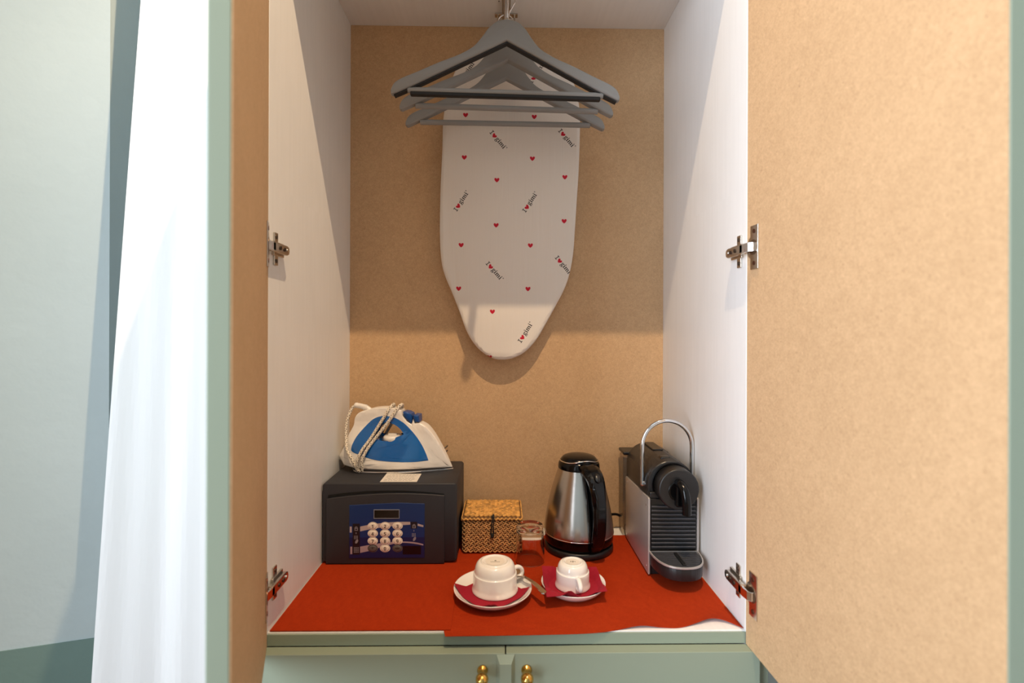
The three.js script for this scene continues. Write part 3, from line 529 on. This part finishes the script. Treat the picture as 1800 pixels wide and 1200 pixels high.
// ---------------------------------------------------------------- kettle on its power base
{
  const b = thing('kettle_stand', 'black round power stand with a short cable, under the steel kettle', 'kettle stand', [0.1765, MAT, -0.333]);
  obj('base_plate', lathe([[0, 0], [0.074, 0], [0.0785, 0.002], [0.0795, 0.006], [0.0785, 0.0125], [0.076, 0.0155], [0.06, 0.0165], [0, 0.0165]], 72), M.satin, b);
  obj('power_cable', tube([[0.055, 0.009, -0.052], [0.075, 0.02, -0.075], [0.082, 0.036, -0.088], [0.095, 0.041, -0.093], [0.11, 0.04, -0.098], [0.123, 0.034, -0.1]], 0.0032, 50), M.black, b);
  const t = thing('kettle', 'brushed steel electric kettle with glossy black handle and lid', 'kettle', [0.1765, MAT + 0.0166, -0.333]);
  const k = lathe([[0.0795, 0.023], [0.08, 0.03], [0.0768, 0.055], [0.0712, 0.085], [0.0632, 0.118], [0.0545, 0.147], [0.0478, 0.167], [0.0468, 0.17]], 96, 60);
  k.computeVertexNormals();
  obj('kettle_body', k, M.steel, t);
  obj('lower_band', lathe([[0, 0], [0.07, 0], [0.0765, 0.002], [0.079, 0.008], [0.0798, 0.023], [0.0785, 0.0245], [0, 0.0245]], 96), M.gloss, t);
  obj('band_ring', lathe([[0.0795, 0.0228], [0.0808, 0.0233], [0.0808, 0.0246], [0.0797, 0.0252]], 96), M.chrome, t);
  obj('collar', lathe([[0.0472, 0.168], [0.0484, 0.1695], [0.0474, 0.179], [0.0445, 0.185], [0.04, 0.187], [0, 0.187]], 72), M.gloss, t);
  obj('lid', lathe([[0.0425, 0.185], [0.0412, 0.1895], [0.0355, 0.195], [0.024, 0.1985], [0.01, 0.2], [0, 0.2002]], 72, 40), M.gloss, t);
  const ring = []; for (let i = 0; i < 72; i++) { const a = i / 72 * 2 * Math.PI, f = Math.max(0, Math.cos(a - 0.2)); ring.push([(0.0435 + 0.001 * f) * Math.sin(a), 0.1862 + 0.0065 * Math.pow(f, 6), (0.0435 + 0.001 * f) * Math.cos(a)]); }
  obj('lid_trim', tube(ring, 0.0015, 140, true, 8), M.chrome, t);
  const arm = new THREE.Group(); arm.name = 'handle'; arm.rotation.y = 0.3 - Math.PI / 2; t.add(arm);
  const oP = new THREE.SplineCurve([[0.034, 0.185], [0.052, 0.187], [0.079, 0.178], [0.1, 0.157], [0.112, 0.125], [0.1155, 0.09], [0.112, 0.05], [0.1, 0.02], [0.0845, 0.004]].map((p) => new THREE.Vector2(...p))).getPoints(60);
  const iP = new THREE.SplineCurve([[0.0745, 0.006], [0.082, 0.024], [0.089, 0.05], [0.0925, 0.09], [0.089, 0.122], [0.079, 0.147], [0.064, 0.16], [0.05, 0.162], [0.036, 0.18]].map((p) => new THREE.Vector2(...p))).getPoints(60);
  const grip = extrude(new THREE.Shape([...oP, ...iP]), 0.027, 0.0085, 6).translate(0, 0, -0.0135), gp = grip.attributes.position;
  for (let i = 0; i < gp.count; i++) gp.setZ(i, gp.getZ(i) * (1 + 0.6 * Math.max(0, Math.min(1, (gp.getY(i) - 0.12) / 0.06))));
  grip.computeVertexNormals();
  obj('handle_grip', smooth(grip, 0.8), M.gloss, arm);
  const back = new THREE.Shape([...new THREE.SplineCurve([[0.0795, 0.02], [0.0825, 0.032], [0.079, 0.055], [0.0738, 0.085], [0.066, 0.118], [0.0575, 0.147], [0.051, 0.166]].map((p) => new THREE.Vector2(...p))).getPoints(40), new THREE.Vector2(0.04, 0.166), new THREE.Vector2(0.07, 0.02)]);
  obj('handle_backing', smooth(extrude(back, 0.022, 0.0025, 3).translate(0, 0, -0.011), 0.8), M.gloss, arm);
  obj('switch', new THREE.SphereGeometry(0.0085, 24, 16).scale(0.5, 1.25, 0.85).rotateZ(0.7).translate(0.0935, 0.1685, 0), M.black, arm);
  const spout = new THREE.CylinderGeometry(0.017, 0.005, 0.05, 24, 1).scale(1, 1, 0.8).rotateX(-0.5).translate(0, 0.15, -0.052);
  obj('spout', spout, M.steel, t);
}

// ---------------------------------------------------------------- capsule coffee machine
{
  const t = thing('coffee_machine', 'black and silver capsule coffee machine with raised chrome lever, in the right corner', 'coffee machine', [0.3508, MAT, -0.19]);
  for (const x of [-0.0525, 0.0485]) obj('side_panel', smooth(extrude(shapeOf([[0.001, 0.004], [0.001, 0.1585], [-0.003, 0.1605], [-0.192, 0.1505], [-0.196, 0.147], [-0.194, 0.012], [-0.186, 0.004]].map(([z, y]) => [-z, y])), 0.0042, 0.0009, 2).rotateY(Math.PI / 2).translate(x, 0, 0), 0.5), M.silver, t);
  for (const z of [-0.012, -0.178]) for (const y of [0.016, 0.142]) obj('panel_stud', T(cyl(0.0022, 0.0022, 0.001, 14).rotateZ(Math.PI / 2), -0.0527, y, z), M.chrome, t);
  obj('machine_body', [box(-0.0475, 0.0475, 0.0, 0.17, -0.19, -0.006, 0.003)], M.satin, t);
  obj('front_plate', box(-0.047, 0.0478, 0.052, 0.158, -0.008, -0.002, 0.0015), M.black, t);
  for (let i = 0; i < 11; i++) obj('front_rib', box(-0.0455, 0.0463, 0.0575 + i * 0.0083, 0.0617 + i * 0.0083, -0.0025, 0.0022, 0.0016), M.rib, t);
  const dome = new THREE.Shape(); dome.moveTo(-0.0495, 0.152); dome.lineTo(0.0495, 0.152); dome.lineTo(0.0495, 0.183); dome.absarc(0, 0.183, 0.0495, 0, Math.PI); dome.lineTo(-0.0495, 0.152);
  obj('housing', smooth(extrude(dome, 0.185, 0.004, 3).translate(0, 0, -0.2), 0.5), M.satin, t);
  obj('head_collar', T(cyl(0.0445, 0.0445, 0.008, 64).rotateX(Math.PI / 2), 0.0035, 0.184, -0.0135), M.gloss, t);
  const head = lathe([[0, 0.034], [0.018, 0.034], [0.019, 0.0335], [0.0375, 0.0345], [0.0402, 0.0335], [0.0412, 0.031], [0.0418, 0], [0, 0]], 72).rotateX(Math.PI / 2);
  obj('brew_head', T(head, 0.0035, 0.184, -0.0105), M.satin, t);
  obj('spout_recess', T(lathe([[0, 0], [0.0165, 0], [0.0185, 0.0012], [0.0205, 0]], 48).rotateX(Math.PI / 2), 0.0025, 0.181, 0.0236), M.gloss, t);
  obj('spout', [tube([[0.0015, 0.197, 0.02], [0.0025, 0.198, 0.035], [0.0055, 0.188, 0.0475], [0.0075, 0.172, 0.052], [0.0085, 0.155, 0.052], [0.0085, 0.144, 0.0515]], 0.0088, 50, false, 24), box(-0.006, 0.0085, 0.152, 0.199, 0.02, 0.036, 0.004)], M.gloss, t);
  obj('release_button', T(new RoundedBoxGeometry(0.022, 0.009, 0.02, 3, 0.004), -0.004, 0.2305, -0.048), M.black, t);
  obj('top_grip', box(-0.011, 0.013, 0.2315, 0.235, -0.185, -0.11, 0.0016), M.black, t);
  const lv = []; lv.push([-0.0535, 0.176, -0.042], [-0.0535, 0.2, -0.0425], [-0.0535, 0.236, -0.043], [-0.0535, 0.256, -0.043]); for (let i = 1; i < 20; i++) { const a = Math.PI - i / 20 * Math.PI; lv.push([0.0535 * Math.cos(a), 0.257 + 0.0545 * Math.sin(a), -0.043]); } lv.push([0.0535, 0.256, -0.043], [0.0535, 0.236, -0.043], [0.0535, 0.2, -0.0425], [0.0535, 0.176, -0.042]);
  obj('lever', tube(lv, 0.0044, 140, false, 14), M.chrome, t);
  for (const s of [-1, 1]) obj('lever_pivot', [T(cyl(0.0062, 0.0062, 0.006, 24).rotateZ(Math.PI / 2), s * 0.0505, 0.178, -0.042), T(new THREE.SphereGeometry(0.0038, 14, 10), s * 0.0535, 0.176, -0.042)], M.chrome, t);
  // water tank behind, with its dark lid
  obj('water_tank', box(-0.0565, 0.0525, 0.012, 0.2, -0.247, -0.2, 0.008, 3), phy(S(226, 218, 205), 0.08, { transmission: 0.92, thickness: 0, ior: 1.3 }), t);
  obj('tank_lid', box(-0.0575, 0.0535, 0.2, 0.208, -0.249, -0.197, 0.003), M.black, t);
  obj('tank_foot', box(-0.045, 0.045, 0, 0.014, -0.244, -0.185, 0.003), M.satin, t);
  // drip tray: raised, round-nosed, with a slatted grid and a slot
  const nose = (w, l, s = 0) => { const p = new THREE.Shape(); p.moveTo(-w, s); p.lineTo(w, s); p.bezierCurveTo(w, -l * 0.75, w * 0.62, -l, 0, -l); p.bezierCurveTo(-w * 0.62, -l, -w, -l * 0.75, -w, s); return p; };
  const rim = nose(0.0505, 0.0775); rim.holes.push(nose(0.0487, 0.0753, -0.0012));
  const skirt = extrude(nose(0.049, 0.076, 0.004), 0.024, 0.002, 3).rotateX(-Math.PI / 2);
  const tray = obj('drip_tray', smooth(skirt, 0.5), M.satin, t, [0.0, 0.0245, 0.0]);
  obj('tray_rim', smooth(extrude(rim, 0.0036, 0.0008, 2).rotateX(-Math.PI / 2).translate(0, 0.0238, 0), 0.5), M.silver, tray);
  for (let i = 0; i < 11; i++) { const z = 0.005 + i * 0.0062, q = 0.0465 * Math.pow(Math.max(0.02, 1 - Math.pow(z / 0.0745, 2.6)), 0.5); for (const [a, b] of z > 0.01 && z < 0.062 ? [[-q, -0.003], [0.0045, q]] : [[-q, q]]) if (b - a > 0.004) obj('grid_bar', box(a, b, 0.024, 0.0262, z - 0.0018, z + 0.0018, 0.0008), M.rib, tray); }
  obj('grid_slot', box(-0.0025, 0.004, 0.0242, 0.0278, 0.008, 0.064, 0.001), std(S(4, 4, 4), 0.6), tray);
}

// ---------------------------------------------------------------- cups, saucers, napkins, spoon
function saucer(r, pos, label) {
  const g = lathe([[0, 0.004], [r * 0.7, 0.004], [r * 0.78, 0.0075], [r * 0.88, 0.0128], [r * 0.97, 0.0185], [r, 0.02], [r * 1.0, 0.0178], [r * 0.9, 0.0105], [r * 0.76, 0.0035], [r * 0.6, 0], [r * 0.55, 0], [r * 0.54, 0.0015], [0, 0.0015]], 96);
  const o = obj('saucer', g, M.china); o.position.set(...pos);
  return tag(o, label, 'saucer');
}
saucer(0.0735, [-0.0185, MAT, -0.112], 'larger white china saucer carrying the big upturned cup and the spoon');
saucer(0.0615, [0.1365, MAT, -0.131], 'smaller white china saucer mostly hidden by a square red napkin');
const dish = (q, r) => r < q * 0.76 ? 0.004 : 0.004 + (r - q * 0.76) / (q * 0.24) * 0.016;
const nb = std(S(156, 8, 38), 0.95, { bumpMap: linenBump, bumpScale: 0.0002 });
tag(obj('paper_napkin', sheet(48, 48, (u, v) => {
  const cx = -0.0185, cz = -0.112, a = Math.PI / 4 + 0.03, s = 0.101, p = (u - 0.5) * s, q = (0.5 - v) * s;
  const x = -0.0025 + p * Math.cos(a) - q * Math.sin(a), z = 0.0005 + p * Math.sin(a) + q * Math.cos(a), r = Math.hypot(x, z);
  const fold = 0.0055 * Math.exp(-Math.pow((x - 0.004) / 0.009, 2)) * Math.exp(-Math.pow((z - 0.062) / 0.014, 2)) + 0.0012 * Math.sin(x * 160 + z * 60) * Math.max(0, Math.min(1, (r - 0.055) / 0.01));
  return [cx + x, MAT + dish(0.0735, Math.min(r, 0.072)) + 0.0044 + Math.max(r < 0.048 ? 0 : -0.0004, r < 0.046 ? 0 : fold) , cz - z * -1];
}, 0.0008), nb), 'crimson paper napkin laid cornerwise in the larger saucer', 'napkin');
tag(obj('paper_napkin', sheet(48, 48, (u, v) => {
  const A = [0.0795, -0.184], Bc = [0.19, -0.179], C = [0.193, -0.083], D = [0.079, -0.062];
  const x = (A[0] * (1 - u) + Bc[0] * u) * v + (D[0] * (1 - u) + C[0] * u) * (1 - v), z = (A[1] * (1 - u) + Bc[1] * u) * v + (D[1] * (1 - u) + C[1] * u) * (1 - v);
  const r = Math.hypot(x - 0.1365, z + 0.131), q = 0.0615;
  const lie = Math.max(0.0056, r < q ? dish(q, r) + 0.0042 : 0.0242 + (r - q) * 0.03), fold = 0.007 * Math.exp(-Math.pow((x - 0.123) / 0.011, 2)) * Math.exp(-Math.pow((z + 0.07) / 0.012, 2));
  return [x, MAT + lie + fold, z];
}, 0.0008), nb), 'square crimson paper napkin spread over the smaller saucer', 'napkin');
const stampTex = (kind) => canvasTexture(128, 128, (c) => {
  c.fillStyle = '#ece4d8'; c.fillRect(0, 0, 128, 128); c.fillStyle = '#5d5c4c';
  if (kind) { c.beginPath(); c.ellipse(66, 58, 7, 6, 0, 0, 7); c.fill(); c.fillStyle = '#8d8878'; for (let i = 0; i < 9; i++) c.fillRect(34 + i * 7, 72, 5, 8); }
  else { c.fillRect(44, 50, 8, 20); c.fillRect(62, 46, 7, 34); c.fillRect(70, 52, 10, 7); c.beginPath(); c.ellipse(86, 64, 6, 5, 0, 0, 7); c.fill(); }
});
function cup(rim, step, foot, H, ys, pos, label, handleTurn, kind) {
  const t = thing('cup', label, 'cup', pos, handleTurn);
  // standing on its rim, the foot ring uppermost
  const k = rim - 0.0024;
  const dome = []; for (let i = 1; i <= 14; i++) { const a = i / 14 * Math.PI / 2; dome.push([foot + 0.0022 + (step - 0.0024 - foot - 0.0022) * Math.pow(Math.cos(a), 0.85), ys + 0.001 + (H - 0.0016 - ys - 0.001) * Math.sin(a)]); }
  const g = lathe([[k - 0.0012, 0.0012], [rim - 0.0012, 0], [rim - 0.0002, 0.0003], [rim + 0.0003, 0.0012], [rim, 0.004], [rim - 0.0012, 0.0075], [rim - 0.002, 0.0115], [step + 0.0004, ys - 0.006], [step + 0.0002, ys - 0.0014], [step - 0.0002, ys - 0.0004], [step - 0.001, ys + 0.0002], [step - 0.0022, ys + 0.0004], ...dome, [foot + 0.0016, H - 0.0012], [foot + 0.0008, H - 0.0003], [foot - 0.0006, H], [foot - 0.002, H - 0.0006], [foot - 0.0032, H - 0.0018], [foot - 0.0045, H - 0.0022], [0, H - 0.0022],
    [0, H - 0.006], [foot, H - 0.007], [step - 0.007, ys], [k - 0.004, 0.01], [k - 0.0012, 0.0012]], 96);
  obj('bowl', g, M.china, t);
  obj('maker_stamp', T(new THREE.CircleGeometry(foot * 0.72, 32).rotateX(-Math.PI / 2), 0, H - 0.0017, 0).rotateY(-handleTurn), std(0xffffff, 0.2, { map: stampTex(kind) }), t);
  const s = ys / 0.032, hp = [[step - 0.002, 0.029 * s, 0], [step + 0.008, 0.0305 * s, 0], [step + 0.0165, 0.026 * s, 0], [step + 0.0192, 0.0195 * s, 0], [step + 0.0155, 0.0132 * s, 0], [step + 0.006, 0.0108 * s, 0], [rim - 0.003, 0.0115 * s, 0]];
  const h = tube(hp, 0.0038, 60, false, 16).scale(1, 1, 1.15);
  obj('handle', h, M.china, t);
  return t;
}
cup(0.0438, 0.0412, 0.0255, 0.0555, 0.0335, [-0.0145, MAT + 0.0089, -0.122], 'big white cappuccino cup standing upside down on the larger saucer', 0.5, 1);
cup(0.0338, 0.0317, 0.0185, 0.0475, 0.0295, [0.136, MAT + 0.0087, -0.136], 'small white espresso cup upside down, its handle facing the front', -Math.PI / 2 + 0.16, 0);
{
  // teaspoon leaning over the rim of the larger saucer
  const a = new THREE.Vector3(0.0385, MAT + 0.0255, -0.1385), b = new THREE.Vector3(0.0765, MAT + 0.0275, -0.068), len = a.distanceTo(b);
  const n = 40, m = 8, pos = [], idx = [];
  const wid = (u) => u < 0.26 ? 0.0118 * Math.sqrt(Math.max(0, 1 - Math.pow((u - 0.12) / 0.145, 2))) + 0.0008 : 0.0024 + 0.0034 * Math.pow((u - 0.26) / 0.74, 1.6);
  const lift = (u) => u < 0.26 ? 0 : 0.004 * Math.sin(Math.PI * Math.min(1, (u - 0.26) / 0.74));
  for (const side of [1, -1]) for (let i = 0; i <= n; i++) for (let j = 0; j <= m; j++) {
    const u = i / n, v = j / m * 2 - 1, w = Math.min(wid(u), u > 0.965 ? 0.0058 * Math.sqrt(Math.max(0.02, 1 - Math.pow((u - 0.965) / 0.036, 2))) : 1), bowl = u < 0.27 ? -0.0045 * (1 - v * v) * Math.sqrt(Math.max(0, 1 - Math.pow((u - 0.13) / 0.14, 2))) : 0;
    pos.push(v * w, lift(u) + bowl + side * (0.0008 + (u > 0.3 ? 0.0006 * (1 - v * v) + (u > 0.6 && Math.abs(v) > 0.6 && side > 0 ? 0.0003 : 0) : 0)), u * len * 1.4 - len * 0.4);
  }
  const row = m + 1, off = (n + 1) * row;
  for (let i = 0; i < n; i++) for (let j = 0; j < m; j++) { const p = i * row + j; idx.push(p, p + row, p + 1, p + 1, p + row, p + row + 1, off + p, off + p + 1, off + p + row, off + p + 1, off + p + row + 1, off + p + row); }
  for (let i = 0; i < n; i++) for (const j of [0, m]) { const p = i * row + j; j ? idx.push(p, p + row, off + p, p + row, off + p + row, off + p) : idx.push(p, off + p, p + row, p + row, off + p, off + p + row); }
  for (const i of [0, n]) for (let j = 0; j < m; j++) { const p = i * row + j; i ? idx.push(p, p + 1, off + p, p + 1, off + p + 1, off + p) : idx.push(p, off + p, p + 1, p + 1, off + p, off + p + 1); }
  const g = new THREE.BufferGeometry(); g.setAttribute('position', new THREE.Float32BufferAttribute(pos, 3)); g.setIndex(idx);
  const o = obj('teaspoon', smooth(g, 0.7), std(S(196, 184, 168), 0.2, { metalness: 1 }));
  o.position.copy(a); o.lookAt(b);
  tag(o, 'steel teaspoon leaning over the edge of the larger saucer', 'spoon');
}

// ---------------------------------------------------------------- curtain beside the left door
{
  const t = thing('curtain', 'long white gathered curtain hanging left of the open wardrobe door', 'curtain', [0, 0, 0]);
  const g = sheet(180, 40, (u, v) => {
    const y = 0.03 + v * 2.79, right = -0.452, left = -0.778 + 0.066 * (y - 0.565);      // gathers together towards the top
    const fold = (0.011 + 0.005 * (1 - v)) * (Math.sin(u * 13 + 0.5 + 0.5 * Math.sin(y * 1.3)) + 0.35 * Math.sin(u * 27 + 1.3 + y * 0.5));
    return [left + u * (right - left), y, -0.14 + fold];
  }, 0.0009);
  obj('curtain_cloth', g, M.curtain, t);
  obj('heading_tape', box(-0.632, -0.452, 2.8, 2.842, -0.148, -0.132, 0.004), M.curtain, t);
  const r = thing('curtain_rod', 'slim steel curtain rod fixed high beside the wardrobe', 'curtain rod');
  obj('rod', T(cyl(0.009, 0.009, 0.44, 20).rotateZ(Math.PI / 2), -0.66, 2.86, -0.14), M.nickel, r);
  for (const x of [-0.86, -0.447]) obj('rod_bracket', box(x - 0.008, x + 0.008, 2.85, 3.1, -0.149, -0.131, 0.002), M.nickel, r);
  for (let i = 0; i < 7; i++) obj('curtain_ring', T(new THREE.TorusGeometry(0.014, 0.002, 8, 24).rotateY(Math.PI / 2), -0.622 + i * 0.026, 2.8574, -0.14), M.nickel, t);
}

renderer.render(scene, camera);
